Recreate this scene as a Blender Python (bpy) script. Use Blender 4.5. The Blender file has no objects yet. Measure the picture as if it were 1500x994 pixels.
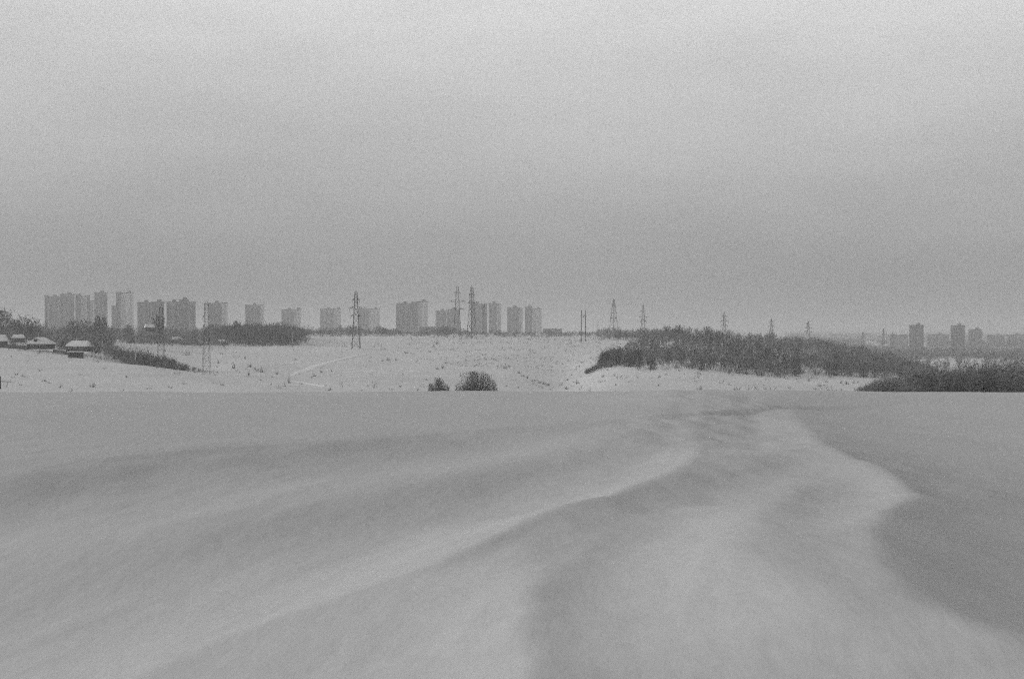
import bpy, math, random
import numpy as np
from mathutils import Vector, Matrix

random.seed(7)
rng = np.random.default_rng(7)
S = bpy.context.scene
C = S.collection
R = math.radians
F = 2083.3            # focal length in photo pixels (50 mm on 36 mm film, 1500 px wide)
EYE = 1.7

# ------------------------------------------------------------------ camera
cam = bpy.data.cameras.new('camera')
cam.lens = 50
cam.sensor_width = 36
cam.clip_start = 0.1
cam.clip_end = 40000
cob = bpy.data.objects.new('camera', cam)
C.objects.link(cob)
cob.location = (0, 0, EYE)
cob.rotation_euler = (R(90), 0, 0)
S.camera = cob

# ------------------------------------------------------------------ sky and sun
SUN_EL, SUN_AZ = R(14), R(-84)          # azimuth from +Y towards +X: the light comes from the left
W = bpy.data.worlds.new('World')
S.world = W
W.use_nodes = True
nt = W.node_tree
nt.nodes.clear()
N = nt.nodes.new
L = nt.links.new
out = N('ShaderNodeOutputWorld')
mix = N('ShaderNodeMixShader')
mix.inputs[0].default_value = 0.93
bgA = N('ShaderNodeBackground')
bgA.inputs['Strength'].default_value = 0.06
bgB = N('ShaderNodeBackground')
bgB.inputs['Strength'].default_value = 0.76
sky = N('ShaderNodeTexSky')
sky.sky_type = 'NISHITA'
sky.sun_disc = False
sky.sun_elevation = SUN_EL
sky.sun_rotation = SUN_AZ
sky.dust_density = 4
bw = N('ShaderNodeRGBToBW')             # black and white film
L(sky.outputs[0], bw.inputs[0])
L(bw.outputs[0], bgA.inputs['Color'])
tc = N('ShaderNodeTexCoord')
sep = N('ShaderNodeSeparateXYZ')
L(tc.outputs['Generated'], sep.inputs[0])
# soft cloud structure of the overcast, stretched sideways
mp = N('ShaderNodeMapping')
mp.inputs['Scale'].default_value = (1.9, 1.9, 6.5)
L(tc.outputs['Generated'], mp.inputs['Vector'])
cl = N('ShaderNodeTexNoise')
cl.inputs['Scale'].default_value = 2.4
cl.inputs['Detail'].default_value = 4
cl.inputs['Roughness'].default_value = 0.5
L(mp.outputs[0], cl.inputs['Vector'])
ramp = N('ShaderNodeValToRGB')
cr = ramp.color_ramp
cr.interpolation = 'B_SPLINE'
stops = [(0.0, .28), (.04, .295), (.08, .39), (.125, .505), (.19, .61), (.24, .78), (.29, .75), (.46, .30), (1.0, .24)]
cr.elements[0].position, cr.elements[1].position = 0, 1
for p, v in stops[1:-1]:
    cr.elements.new(p)
for e, (p, v) in zip(cr.elements, stops):
    e.position = p
    e.color = (v, v, v, 1)


def wmath(op, a, b=None, c=None):
    n = N('ShaderNodeMath')
    n.operation = op
    for i, s in enumerate((a, b, c)):
        if s is None:
            continue
        if isinstance(s, (int, float)):
            n.inputs[i].default_value = s
        else:
            L(s, n.inputs[i])
    return n.outputs[0]


cloud = wmath('SUBTRACT', cl.outputs['Fac'], 0.5)
zz = wmath('ADD', sep.outputs['Z'], wmath('MULTIPLY', cloud, 0.034))
L(zz, ramp.inputs[0])
gr = N('ShaderNodeTexNoise')            # film grain, added as fine noise in the sky's brightness
gr.inputs['Scale'].default_value = 2000
gr.inputs['Detail'].default_value = 0.0
gr.inputs['Roughness'].default_value = 0.7
L(tc.outputs['Generated'], gr.inputs['Vector'])
grain = wmath('MULTIPLY', wmath('SUBTRACT', gr.outputs['Fac'], 0.5), 0.8)
amp = wmath('ADD', wmath('ADD', wmath('MULTIPLY', cloud, 0.24), 1.0), grain)
L(wmath('MULTIPLY', ramp.outputs[0], amp), bgB.inputs['Color'])
L(bgA.outputs[0], mix.inputs[1])
L(bgB.outputs[0], mix.inputs[2])
L(mix.outputs[0], out.inputs['Surface'])

sun = bpy.data.lights.new('sun', 'SUN')
sun.energy = 1.5
sun.angle = R(16)
sun.color = (1, 1, 1)
so = bpy.data.objects.new('sun', sun)
C.objects.link(so)
sd = Vector((math.sin(SUN_AZ) * math.cos(SUN_EL), math.cos(SUN_AZ) * math.cos(SUN_EL), math.sin(SUN_EL)))
so.rotation_euler = (-sd).to_track_quat('-Z', 'Y').to_euler()
so.location = sd * 50

# ------------------------------------------------------------------ exposure and sampling
vs = S.view_settings
vs.view_transform = 'Standard'
vs.look = 'None'
vs.exposure = 0.40
vs.gamma = 1
vs.use_curve_mapping = False
cy = S.cycles
cy.use_denoising = False
cy.use_adaptive_sampling = True
cy.adaptive_threshold = 0.6
cy.adaptive_min_samples = 4
cy.max_bounces = 6
cy.diffuse_bounces = 3
cy.volume_bounces = 1
cy.transparent_max_bounces = 4
cy.seed = 3
cy.pixel_filter_type = 'BLACKMAN_HARRIS'
cy.filter_width = 1.15


# ------------------------------------------------------------------ materials (neutral greys: black and white film)
def mat(name, v, var=0.12, scale=3.0, rough=0.9, coord='Object'):
    m = bpy.data.materials.new(name)
    m.use_nodes = True
    t = m.node_tree
    b = t.nodes['Principled BSDF']
    b.inputs['Roughness'].default_value = rough
    b.inputs['Specular IOR Level'].default_value = 0.15
    co = t.nodes.new('ShaderNodeTexCoord')
    n = t.nodes.new('ShaderNodeTexNoise')
    n.inputs['Scale'].default_value = scale
    n.inputs['Detail'].default_value = 4
    r = t.nodes.new('ShaderNodeMapRange')
    r.inputs[1].default_value = 0.3
    r.inputs[2].default_value = 0.7
    r.inputs[3].default_value = v * (1 - var)
    r.inputs[4].default_value = v * (1 + var)
    t.links.new(co.outputs[coord], n.inputs['Vector'])
    t.links.new(n.outputs['Fac'], r.inputs[0])
    t.links.new(r.outputs[0], b.inputs['Base Color'])
    return m


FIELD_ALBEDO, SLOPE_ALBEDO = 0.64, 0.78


def snow_mat():
    m = bpy.data.materials.new('snow')
    m.use_nodes = True
    t = m.node_tree
    b = t.nodes['Principled BSDF']
    b.inputs['Roughness'].default_value = 0.85
    b.inputs['Specular IOR Level'].default_value = 0.1
    co = t.nodes.new('ShaderNodeTexCoord')

    def noise(scale, detail):
        n = t.nodes.new('ShaderNodeTexNoise')
        n.inputs['Scale'].default_value = scale
        n.inputs['Detail'].default_value = detail
        t.links.new(co.outputs['Object'], n.inputs['Vector'])
        return n.outputs['Fac']

    big = noise(0.012, 5)
    fine = noise(9.0, 3)
    mx = t.nodes.new('ShaderNodeMix')
    mx.data_type = 'FLOAT'
    mx.inputs[0].default_value = 0.35
    t.links.new(big, mx.inputs[2])
    t.links.new(fine, mx.inputs[3])
    r = t.nodes.new('ShaderNodeMapRange')
    r.inputs[1].default_value = 0.3
    r.inputs[2].default_value = 0.7
    r.inputs[3].default_value = 0.94
    r.inputs[4].default_value = 1.06
    t.links.new(mx.outputs[0], r.inputs[0])
    # near field's shade painted into the albedo, darker than slopes across the valley
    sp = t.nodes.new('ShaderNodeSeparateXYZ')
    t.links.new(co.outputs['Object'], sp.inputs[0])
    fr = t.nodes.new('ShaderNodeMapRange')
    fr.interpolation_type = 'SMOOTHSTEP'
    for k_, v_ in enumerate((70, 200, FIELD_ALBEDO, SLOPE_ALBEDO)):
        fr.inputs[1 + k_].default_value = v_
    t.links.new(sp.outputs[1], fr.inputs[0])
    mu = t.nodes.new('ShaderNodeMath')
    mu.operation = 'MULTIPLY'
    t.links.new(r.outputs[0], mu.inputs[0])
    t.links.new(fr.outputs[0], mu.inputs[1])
    t.links.new(mu.outputs[0], b.inputs['Base Color'])
    # wind-packed crust
    mp = t.nodes.new('ShaderNodeMapping')
    mp.inputs['Scale'].default_value = (2.6, 0.9, 1)
    mp.inputs['Rotation'].default_value = (0, 0, R(25))
    t.links.new(co.outputs['Object'], mp.inputs['Vector'])
    n2 = t.nodes.new('ShaderNodeTexNoise')
    n2.inputs['Scale'].default_value = 3.0
    n2.inputs['Detail'].default_value = 6
    t.links.new(mp.outputs[0], n2.inputs['Vector'])
    bp = t.nodes.new('ShaderNodeBump')
    bp.inputs['Strength'].default_value = 0.4
    bp.inputs['Distance'].default_value = 0.02
    t.links.new(n2.outputs['Fac'], bp.inputs['Height'])
    t.links.new(bp.outputs[0], b.inputs['Normal'])
    return m


def wall_mat(name, v, win, wv=0.08):
    """panel facade: rows of window openings in the surface pattern"""
    m = bpy.data.materials.new(name)
    m.use_nodes = True
    t = m.node_tree
    b = t.nodes['Principled BSDF']
    b.inputs['Roughness'].default_value = 0.85
    co = t.nodes.new('ShaderNodeTexCoord')
    sp = t.nodes.new('ShaderNodeSeparateXYZ')
    t.links.new(co.outputs['Object'], sp.inputs[0])

    def mth(op, a, bb=0.0):
        n = t.nodes.new('ShaderNodeMath')
        n.operation = op
        for i, s in enumerate((a, bb)):
            if isinstance(s, (int, float)):
                n.inputs[i].default_value = s
            else:
                t.links.new(s, n.inputs[i])
        return n.outputs[0]

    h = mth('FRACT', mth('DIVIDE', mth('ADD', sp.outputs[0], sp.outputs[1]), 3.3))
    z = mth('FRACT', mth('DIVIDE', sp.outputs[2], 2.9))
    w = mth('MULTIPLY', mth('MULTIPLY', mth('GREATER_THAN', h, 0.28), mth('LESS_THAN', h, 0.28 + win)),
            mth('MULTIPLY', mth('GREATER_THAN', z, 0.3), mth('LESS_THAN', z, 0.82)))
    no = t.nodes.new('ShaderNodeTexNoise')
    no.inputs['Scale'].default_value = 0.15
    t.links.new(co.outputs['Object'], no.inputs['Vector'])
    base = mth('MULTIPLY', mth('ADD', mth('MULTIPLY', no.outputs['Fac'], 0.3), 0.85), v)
    mx = t.nodes.new('ShaderNodeMix')
    mx.data_type = 'FLOAT'
    t.links.new(w, mx.inputs[0])
    t.links.new(base, mx.inputs[2])
    mx.inputs[3].default_value = wv
    t.links.new(mx.outputs[0], b.inputs['Base Color'])
    return m


M = dict(
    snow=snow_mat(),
    path=mat('packed_snow', 0.93, .03, .3),
    drift=mat('roof_snow', 0.8, .05, 1),
    bark=mat('bark', 0.06, .3, 2),
    twig=mat('twigs', 0.145, .3, .4),
    pale_twig=mat('pale_twigs', 0.21, .3, .4),
    dark_twig=mat('dark_twigs', 0.065, .3, .4),
    grass=mat('dry_grass', 0.16, .4, .2),
    steel=mat('galvanised_steel', 0.11, .2, 1),
    concrete=mat('concrete', 0.42, .15, 1),
    post=mat('dark_post_wood', 0.05, .2, 4),
    wood=mat('weathered_boards', 0.06, .3, 3),
    trim=mat('painted_trim', 0.6, .1, 3),
    glass=mat('window_glass', 0.04, .2, 2, .2),
    chimney=mat('chimney_brick', 0.16, .2, 4),
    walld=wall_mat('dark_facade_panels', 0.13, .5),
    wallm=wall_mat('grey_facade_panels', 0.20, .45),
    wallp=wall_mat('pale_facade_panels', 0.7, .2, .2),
    loggia=mat('loggia_panels', 0.09, .2, .3),
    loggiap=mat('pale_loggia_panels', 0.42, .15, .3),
    roofing=mat('roof_felt', 0.10, .2, .3),
)


# ------------------------------------------------------------------ helpers
def link(o, parent=None):
    C.objects.link(o)
    if parent:
        o.parent = parent
    return o


def tag(o, label=None, cat=None, group=None, kind=None):
    for k, v in (('label', label), ('category', cat), ('group', group), ('kind', kind)):
        if v:
            o[k] = v
    return o


def empty(name, loc, rz=0):
    o = bpy.data.objects.new(name, None)
    o.empty_display_size = 0.5
    o.location = loc
    o.rotation_euler = (0, 0, rz)
    return link(o)


class MB:
    def __init__(s):
        s.v, s.f = [], []

    def face(s, pts):
        n = len(s.v)
        s.v += [tuple(p) for p in pts]
        s.f.append(tuple(range(n, n + len(pts))))

    def box(s, x0, x1, y0, y1, z0, z1):
        n = len(s.v)
        s.v += [(x, y, z) for z in (z0, z1) for x, y in ((x0, y0), (x1, y0), (x1, y1), (x0, y1))]
        s.f += [tuple(n + i for i in q) for q in
                ((3, 2, 1, 0), (4, 5, 6, 7), (0, 1, 5, 4), (1, 2, 6, 5), (2, 3, 7, 6), (3, 0, 4, 7))]

    def tube(s, p0, p1, r0, r1, n=4):
        p0, p1 = Vector(p0), Vector(p1)
        d = p1 - p0
        if d.length < 1e-6:
            return
        d.normalize()
        a = d.orthogonal().normalized()
        b = d.cross(a)
        k = len(s.v)
        for p, r in ((p0, r0), (p1, r1)):
            for i in range(n):
                t = 2 * math.pi * i / n
                s.v.append(tuple(p + (a * math.cos(t) + b * math.sin(t)) * r))
        for i in range(n):
            j = (i + 1) % n
            s.f.append((k + i, k + j, k + n + j, k + n + i))
        s.f.append(tuple(k + i for i in reversed(range(n))))
        s.f.append(tuple(k + n + i for i in range(n)))

    def build(s, name, m, parent=None, smooth=False):
        me = bpy.data.meshes.new(name)
        me.from_pydata(s.v, [], s.f)
        me.materials.append(m)
        if smooth:
            for p in me.polygons:
                p.use_smooth = True
        me.update()
        return link(bpy.data.objects.new(name, me), parent)


def np_mesh(name, verts, faces, mats, parent=None, midx=None, smooth=False):
    """faces: (n,k) int array of equal-sized polygons"""
    me = bpy.data.meshes.new(name)
    nv, (nf, k) = len(verts), faces.shape
    me.vertices.add(nv)
    me.vertices.foreach_set('co', np.ascontiguousarray(verts, dtype=np.float32).ravel())
    me.loops.add(nf * k)
    me.loops.foreach_set('vertex_index', np.ascontiguousarray(faces, dtype=np.int32).ravel())
    me.polygons.add(nf)
    me.polygons.foreach_set('loop_start', np.arange(0, nf * k, k, dtype=np.int32))
    me.polygons.foreach_set('loop_total', np.full(nf, k, dtype=np.int32))
    if smooth:
        me.polygons.foreach_set('use_smooth', np.ones(nf, dtype=bool))
    for m in (mats if isinstance(mats, (list, tuple)) else [mats]):
        me.materials.append(m)
    if midx is not None:
        me.polygons.foreach_set('material_index', np.ascontiguousarray(midx, dtype=np.int32))
    me.update(calc_edges=True)
    me.validate()
    return link(bpy.data.objects.new(name, me), parent)


# ------------------------------------------------------------------ the lie of the land
def vnoise(x, y, seed):
    xi, yi = np.floor(x).astype(np.int64), np.floor(y).astype(np.int64)
    fx, fy = x - xi, y - yi
    fx, fy = fx * fx * fx * (fx * (fx * 6 - 15) + 10), fy * fy * fy * (fy * (fy * 6 - 15) + 10)

    def h(a, b):
        n = (a * 374761393 + b * 668265263 + seed * 974711) & 0xffffffff
        n = ((n ^ (n >> 13)) * 1274126177) & 0xffffffff
        return ((n ^ (n >> 16)) & 0xffff) / 32767.5 - 1
    return (h(xi, yi) * (1 - fx) + h(xi + 1, yi) * fx) * (1 - fy) + (h(xi, yi + 1) * (1 - fx) + h(xi + 1, yi + 1) * fx) * fy


def fbm(x, y, seed, oct=4):
    s, a = 0, 1.0
    for o in range(oct):
        s = s + a * vnoise(x * 2 ** o + 17.3 * o, y * 2 ** o - 9.1 * o, seed + o)
        a *= 0.5
    return s


NEAR = [(1, 0), (45, 0), (52, -.20), (60, -.70), (75, -1.7), (120, -5.2), (200, -8.6), (265, -9.6)]
COLS = {
    0: [(330, 572), (450, 535), (560, 509), (700, 502), (1000, 494), (1300, 491), (2500, 489), (11000, 489)],
    150: [(330, 572), (450, 540), (540, 521), (650, 514), (800, 505), (1000, 497), (1300, 491), (2500, 489), (11000, 489)],
    200: [(330, 572), (400, 551), (480, 533), (560, 538), (650, 527), (800, 508), (1000, 497), (1300, 491), (2500, 489), (11000, 489)],
    290: [(330, 572), (450, 547), (530, 550), (650, 532), (800, 512), (1000, 499), (1300, 491), (2500, 489), (11000, 489)],
    350: [(330, 573), (450, 553), (650, 530), (800, 512), (900, 505), (1000, 499), (1300, 491), (2500, 489), (11000, 489)],
    450: [(330, 577), (400, 566), (550, 545), (700, 526), (850, 507), (1100, 493), (1300, 490.5), (2500, 489), (11000, 489)],
    600: [(330, 577), (400, 566), (550, 547), (700, 528), (850, 510), (1100, 494), (1300, 490.5), (2500, 489), (11000, 489)],
    750: [(330, 578), (400, 568), (550, 550), (700, 528), (850, 509), (920, 504), (1100, 496), (1300, 491), (2500, 489), (11000, 489)],
    830: [(330, 580), (420, 572), (480, 566), (560, 555), (700, 532), (850, 510), (920, 504.5), (1100, 497), (1300, 491), (2500, 489), (11000, 489)],
    900: [(330, 574), (450, 552), (560, 538), (650, 528), (760, 515), (900, 505), (1100, 497), (1300, 491), (2500, 489), (11000, 489)],
    1000: [(330, 574), (420, 556), (520, 541), (650, 522), (780, 503), (860, 495), (950, 496), (1200, 499), (1500, 498), (2500, 492), (11000, 489)],
    1100: [(330, 574), (420, 560), (520, 548), (650, 528), (780, 510), (860, 502), (950, 504), (1200, 507), (1500, 504), (2500, 500), (5000, 496), (11000, 489)],
    1200: [(330, 575), (430, 564), (540, 552), (660, 534), (780, 517), (860, 509), (950, 512), (1200, 516), (1500, 512), (2500, 506), (5000, 497), (11000, 489)],
    1300: [(330, 577), (450, 565), (560, 552), (680, 542), (780, 536), (860, 534), (950, 537), (1200, 532), (1500, 522), (2500, 510), (5000, 498), (11000, 489)],
    1400: [(330, 582), (450, 570), (600, 556), (800, 541), (1000, 531), (1200, 528), (1500, 522), (2500, 510), (5000, 498), (11000, 489)],
    1500: [(330, 582), (450, 570), (600, 556), (800, 541), (1000, 531), (1200, 528), (1500, 522), (2500, 510), (5000, 498), (11000, 489)],
}
PXG = np.arange(-300, 1801, 10.0)
LDG = np.linspace(math.log(1.0), math.log(11000), 520)
_keys = sorted(COLS)
_raw = np.array([np.interp(LDG, [math.log(d) for d, z in NEAR] + [math.log(d) for d, r in COLS[k]],
                           [z for d, z in NEAR] + [EYE - (r - 497) / F * d for d, r in COLS[k]]) for k in _keys])
TAB = np.array([np.interp(PXG, _keys, _raw[:, j]) for j in range(len(LDG))]).T


def smooth(a, n, axis):
    k = np.hanning(n + 2)[1:-1]
    k /= k.sum()
    p = [(0, 0), (0, 0)]
    p[axis] = (n // 2, n // 2)
    return np.apply_along_axis(lambda v: np.convolve(v, k, 'valid'), axis, np.pad(a, p, mode='edge'))


TAB = smooth(smooth(TAB, 9, 0), 7, 1)


def gpt(px, row, h=0.0):
    d = (EYE - h) * F / (row - 497)
    return (px - 750) / F * d, d


# wind drifts: crest lines (photo px, row, crest height), width to the left, width to the right, sharpness
DRIFTS = [
    ([(-250, 735, .16), (0, 694, .22), (150, 672, .22), (330, 655, .22), (600, 637, .20), (800, 621, .17), (985, 608, .10)], 8.0, 1.35, 1.35),
    ([(-150, 850, .07), (100, 812, .14), (300, 765, .16), (500, 722, .17), (700, 688, .17), (850, 655, .15), (1000, 618, .08)], 1.2, 1.2, 1.8),
    ([(150, 1030, .10), (300, 950, .15), (480, 885, .18), (640, 832, .23), (740, 785, .27), (830, 742, .35), (950, 706, .37), (1022, 675, .31), (1030, 650, .13), (1015, 625, .04)], 1.05, 1.75, 1.25),
    ([(740, 1100, .12), (768, 1000, .13), (781, 960, .10), (764, 925, .14), (778, 893, .11), (772, 872, .13), (800, 852, .08), (850, 828, .03)], .7, .42, 1.15),
    ([(1030, 1150, .06), (1040, 960, .06), (1040, 850, .05), (1060, 780, .03), (1090, 720, .01)], .42, .5, 2),
    ([(1300, 960, .06), (1230, 900, .08), (1090, 830, .09), (1105, 770, .10), (1165, 725, .08), (1180, 690, .02)], .5, .40, 1.5),
    ([(1750, 1040, .28), (1500, 945, .34), (1430, 918, .34), (1345, 880, .34), (1295, 830, .35), (1283, 790, .36), (1303, 760, .37), (1345, 733, .38), (1332, 710, .34), (1297, 686, .30), (1230, 660, .26), (1185, 630, .2), (1160, 600, .10)], .85, 1.5, 1.2),
    ([(1070, 600, .05), (1085, 590, .14), (1140, 577, .18), (1200, 571, .08)], 3.5, 2.2, 1.6),
    ([(1085, 690, .02), (1110, 676, .10), (1140, 660, .05)], 1.0, .5, 1.6),
    ([(940, 625, .03), (985, 595, .13), (1000, 580, .16), (985, 572, .05)], 2.5, 1.8, 1.6),
]


def drift_height(x, y):
    h = np.zeros_like(x)
    for P, wl, wr, pw in CRESTS:
        # resample the crest smoothly
        t = np.linspace(0, len(P) - 1, (len(P) - 1) * 8 + 1)
        P = np.array([np.interp(t, np.arange(len(P)), P[:, k]) for k in range(3)]).T
        for _ in range(6):
            Q = P.copy()
            Q[1:-1] = (P[:-2] + 2 * P[1:-1] + P[2:]) / 4
            P = Q
        best = np.full(x.shape, 1e9)
        sg = np.zeros_like(x)
        am = np.zeros_like(x)
        for a, b in zip(P[:-1], P[1:]):
            dx, dy = b[0] - a[0], b[1] - a[1]
            l2 = dx * dx + dy * dy
            tt = np.clip(((x - a[0]) * dx + (y - a[1]) * dy) / l2, 0, 1)
            ex, ey = x - a[0] - tt * dx, y - a[1] - tt * dy
            d = ex * ex + ey * ey
            m = d < best
            best = np.where(m, d, best)
            sg = np.where(m, ex * dy - ey * dx, sg)
            am = np.where(m, a[2] + tt * (b[2] - a[2]), am)
        d = np.sqrt(best)
        w = np.where(sg > 0, wr, wl)
        k = 0.04
        dd = np.sqrt((d / w) ** 2 + k * k) - k        # a slightly rounded crest
        h = h + am * np.exp(-dd ** pw)
        # wind-cut lip on the lee side of the sharper drifts
        if pw < 1.4:
            lip = np.where(sg > 0, .11 * am * np.clip(.55 + .8 * vnoise(x / .55, y / .9, 88), 0, 1.2), 0)
            h = h - lip * (1 - np.exp(-d / .10)) * np.exp(-d / (w * .8))
    return h


CRESTS = [(np.array([(*gpt(a, b, c), c) for a, b, c in pts]), wl, wr, pw) for pts, wl, wr, pw in DRIFTS]


def ground(x, y, near=True):
    x = np.asarray(x, float)
    y = np.asarray(y, float)
    yy = np.maximum(y, 1.0)
    px = np.clip(750 + F * x / yy, PXG[0], PXG[-1] - .01)
    ld = np.clip(np.log(yy), LDG[0], LDG[-1] - 1e-6)
    i = (px - PXG[0]) / 10
    j = (ld - LDG[0]) / (LDG[1] - LDG[0])
    i0 = np.clip(i.astype(int), 0, len(PXG) - 2)
    j0 = np.clip(j.astype(int), 0, len(LDG) - 2)
    fi, fj = i - i0, j - j0
    z = (TAB[i0, j0] * (1 - fi) + TAB[i0 + 1, j0] * fi) * (1 - fj) + (TAB[i0, j0 + 1] * (1 - fi) + TAB[i0 + 1, j0 + 1] * fi) * fj
    far = np.clip((y - 150) / 300, 0, 1)
    z = z + far * (0.8 * fbm(x / 75, y / 60, 5, 3) + .16 * fbm(x / 14, y / 14, 9, 3)) * np.clip(2200 / np.maximum(y, 1), .2, 1)
    if near:
        nr = np.clip((70 - y) / 20, 0, 1) * np.clip((y + 6) / 6, 0, 1)
        m = (nr > 0) & (np.abs(x) < 60)
        if m.any():
            xm, ym = x[m], y[m]
            h = drift_height(xm, ym)
            h = h + .135 * np.clip(xm + 2.5, -1.8, 2.6) * np.clip((12 - ym) / 5, 0, 1)
            win = np.clip((ym - 10) / 6, 0, 1) * np.clip((44 - ym) / 14, 0, 1)
            h = h - .03 * np.clip(xm, -9, 9) * win
            h = h + .035 * fbm(xm / 5 + ym / 9, ym / 7, 21, 3) + .013 * fbm(xm / .8 - ym * .28, ym / 2.4, 31, 4) * np.clip((26 - ym) / 12, .2, 1)
            h = h + .05 * fbm(xm / 11, ym / 22, 51, 3) * np.clip((ym - 28) / 14, 0, 1)
            off = xm - .155 * ym + .35                  # half-buried ruts of the track running to the crest
            on = np.clip((ym - 13) / 8, 0, 1)
            h = h + on * .038 * np.abs(fbm(xm / .9 + ym / 8, ym / 1.5, 61, 4)) * np.clip(1.3 - np.abs(off) / 1.9, 0, 1)
            h = h - on * .035 * (np.exp(-((off - .75) / .28) ** 2) + np.exp(-((off + .75) / .28) ** 2)) * (.6 + .4 * vnoise(xm, ym / 3, 77))
            z = z.copy()
            z[m] += h * nr[m]
    return z


def gz(x, y):
    return float(ground(np.array([x]), np.array([y]), near=y < 80)[0])


def at(px, d, dz=0.0):
    x = (px - 750) / F * d
    return Vector((x, d, gz(x, d) + dz))


_dd = np.geomspace(290, 2600, 700)


def depth_at(px, row):
    """first distance beyond the near crest where the slope reaches this picture row"""
    z = ground((px - 750) / F * _dd, _dd, False)
    r = 497 - (z - EYE) / _dd * F
    k = np.argmax(r <= row)
    return float(_dd[k]) if r[k] <= row else 1300.0


def height_for(base, toprow):
    return EYE - (toprow - 497) / F * base.y - base.z


# settle every drift crest where the finished surface carries it
for _it in range(5):
    NEW = []
    for (pts, wl, wr, pw), (P, *_r) in zip(DRIFTS, CRESTS):
        hz_ = ground(P[:, 0], P[:, 1])
        Q = np.array([(*gpt(a, b, min(.9, h_)), c) for (a, b, c), h_ in zip(pts, hz_)])
        Q[:, :2] = .5 * Q[:, :2] + .5 * P[:, :2]
        NEW.append((Q, wl, wr, pw))
    CRESTS[:] = NEW

# ground sheet: dense near the camera, reaching the horizon
def sinh_axis(lo, hi, a, n):
    return a * np.sinh(np.linspace(math.asinh(lo / a), math.asinh(hi / a), n))


gx = sinh_axis(-7000, 7000, 3.2, 940)
gy = np.concatenate([np.linspace(-120, -3, 20)[:-1], sinh_axis(-3, 10500, 3.2, 900)])
X, Y = np.meshgrid(gx, gy)
Z = ground(X.ravel(), Y.ravel())
V = np.stack([X.ravel(), Y.ravel(), Z], 1)
nx, ny = len(gx), len(gy)
I = np.arange(nx * ny).reshape(ny, nx)
Fc = np.stack([I[:-1, :-1], I[:-1, 1:], I[1:, 1:], I[1:, :-1]], -1).reshape(-1, 4)
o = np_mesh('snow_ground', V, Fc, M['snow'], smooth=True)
tag(o, kind='structure')


# packed tracks up the far slope
def track(pts, w, seed):
    P = []
    for (a, ra), (b, rb) in zip(pts[:-1], pts[1:]):
        for t in np.linspace(0, 1, 24, endpoint=False):
            px, row = a + (b - a) * t, ra + (rb - ra) * t
            d = depth_at(px, row)
            P.append(((px - 750) / F * d, d))
    P = np.array(P)
    for _ in range(8):
        P[1:-1] = (P[:-2] + 2 * P[1:-1] + P[2:]) / 4
    T = np.gradient(P, axis=0)
    T /= np.linalg.norm(T, axis=1)[:, None] + 1e-9
    nn = np.stack([-T[:, 1], T[:, 0]], 1)
    vs_ = []
    for k, s_ in enumerate((-1, -.4, .4, 1)):
        tp = np.clip(np.minimum(np.arange(len(P)), np.arange(len(P))[::-1]) / 14, .08, 1)[:, None]
        q = P + nn * (s_ * w / 2) * tp
        z = ground(q[:, 0], q[:, 1], False) + np.array((.03, .17, .17, .03))[k] * tp[:, 0]
        vs_.append(np.column_stack([q, z]))
    n = len(P)
    Vv = np.concatenate(vs_)
    ff = []
    for k in range(3):
        a = np.arange(n - 1) + k * n
        ff.append(np.stack([a, a + 1, a + n + 1, a + n], 1))
    ob = np_mesh('path', Vv, np.concatenate(ff), M['path'], smooth=True)
    tag(ob, kind='structure')


track([(425, 551), (450, 541), (480, 531), (512, 523), (545, 517)], 4.2, 1)
track([(485, 547), (530, 544), (590, 543), (635, 546)], 3.6, 2)
track([(372, 566), (420, 565), (462, 564)], 3.2, 3)
track([(415, 557), (440, 560), (470, 565), (492, 569)], 2.8, 4)
track([(400, 537), (430, 531), (450, 530)], 2.4, 5)


# ------------------------------------------------------------------ trees and shrubs
def slivers(n, cen, rad, size, width, up=.6, seed=0, dome=False, shell=.35):
    """n twig slivers (thin triangles) spread through an ellipsoid, (3n,3) verts"""
    g = np.random.default_rng(seed)
    d = g.normal(size=(n, 3))
    d /= np.linalg.norm(d, axis=1)[:, None]
    if dome:
        d[:, 2] = np.abs(d[:, 2])
    r = g.uniform(0, 1, n) ** shell
    # clumps: pull twigs toward random branch ends, leaving gaps
    cl_ = g.normal(size=(max(6, n // 26), 3))
    cl_ /= np.linalg.norm(cl_, axis=1)[:, None]
    if dome:
        cl_[:, 2] = np.abs(cl_[:, 2])
    near_ = cl_[np.argmax(d @ cl_.T, axis=1)]
    d = d * .55 + near_ * .45
    lobe = 1 + .22 * g.normal(size=len(cl_))
    r = r * lobe[np.argmax(d @ cl_.T, axis=1)]
    p = np.asarray(cen) + d * r[:, None] * np.asarray(rad)
    dirv = d * .7 + np.array([0, 0, up]) + g.normal(scale=.45, size=(n, 3))
    dirv /= np.linalg.norm(dirv, axis=1)[:, None]
    sd_ = np.cross(dirv, g.normal(size=(n, 3)))
    sd_ /= np.linalg.norm(sd_, axis=1)[:, None]
    l = size * g.uniform(.6, 1.4, n)[:, None]
    w = width * g.uniform(.6, 1.4, n)[:, None]
    a, b, c = p - sd_ * w * .5, p + sd_ * w * .5, p + dirv * l
    return np.stack([a, b, c], 1).reshape(-1, 3)


def tri_faces(n):
    return np.arange(n * 3).reshape(-1, 3)


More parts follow.
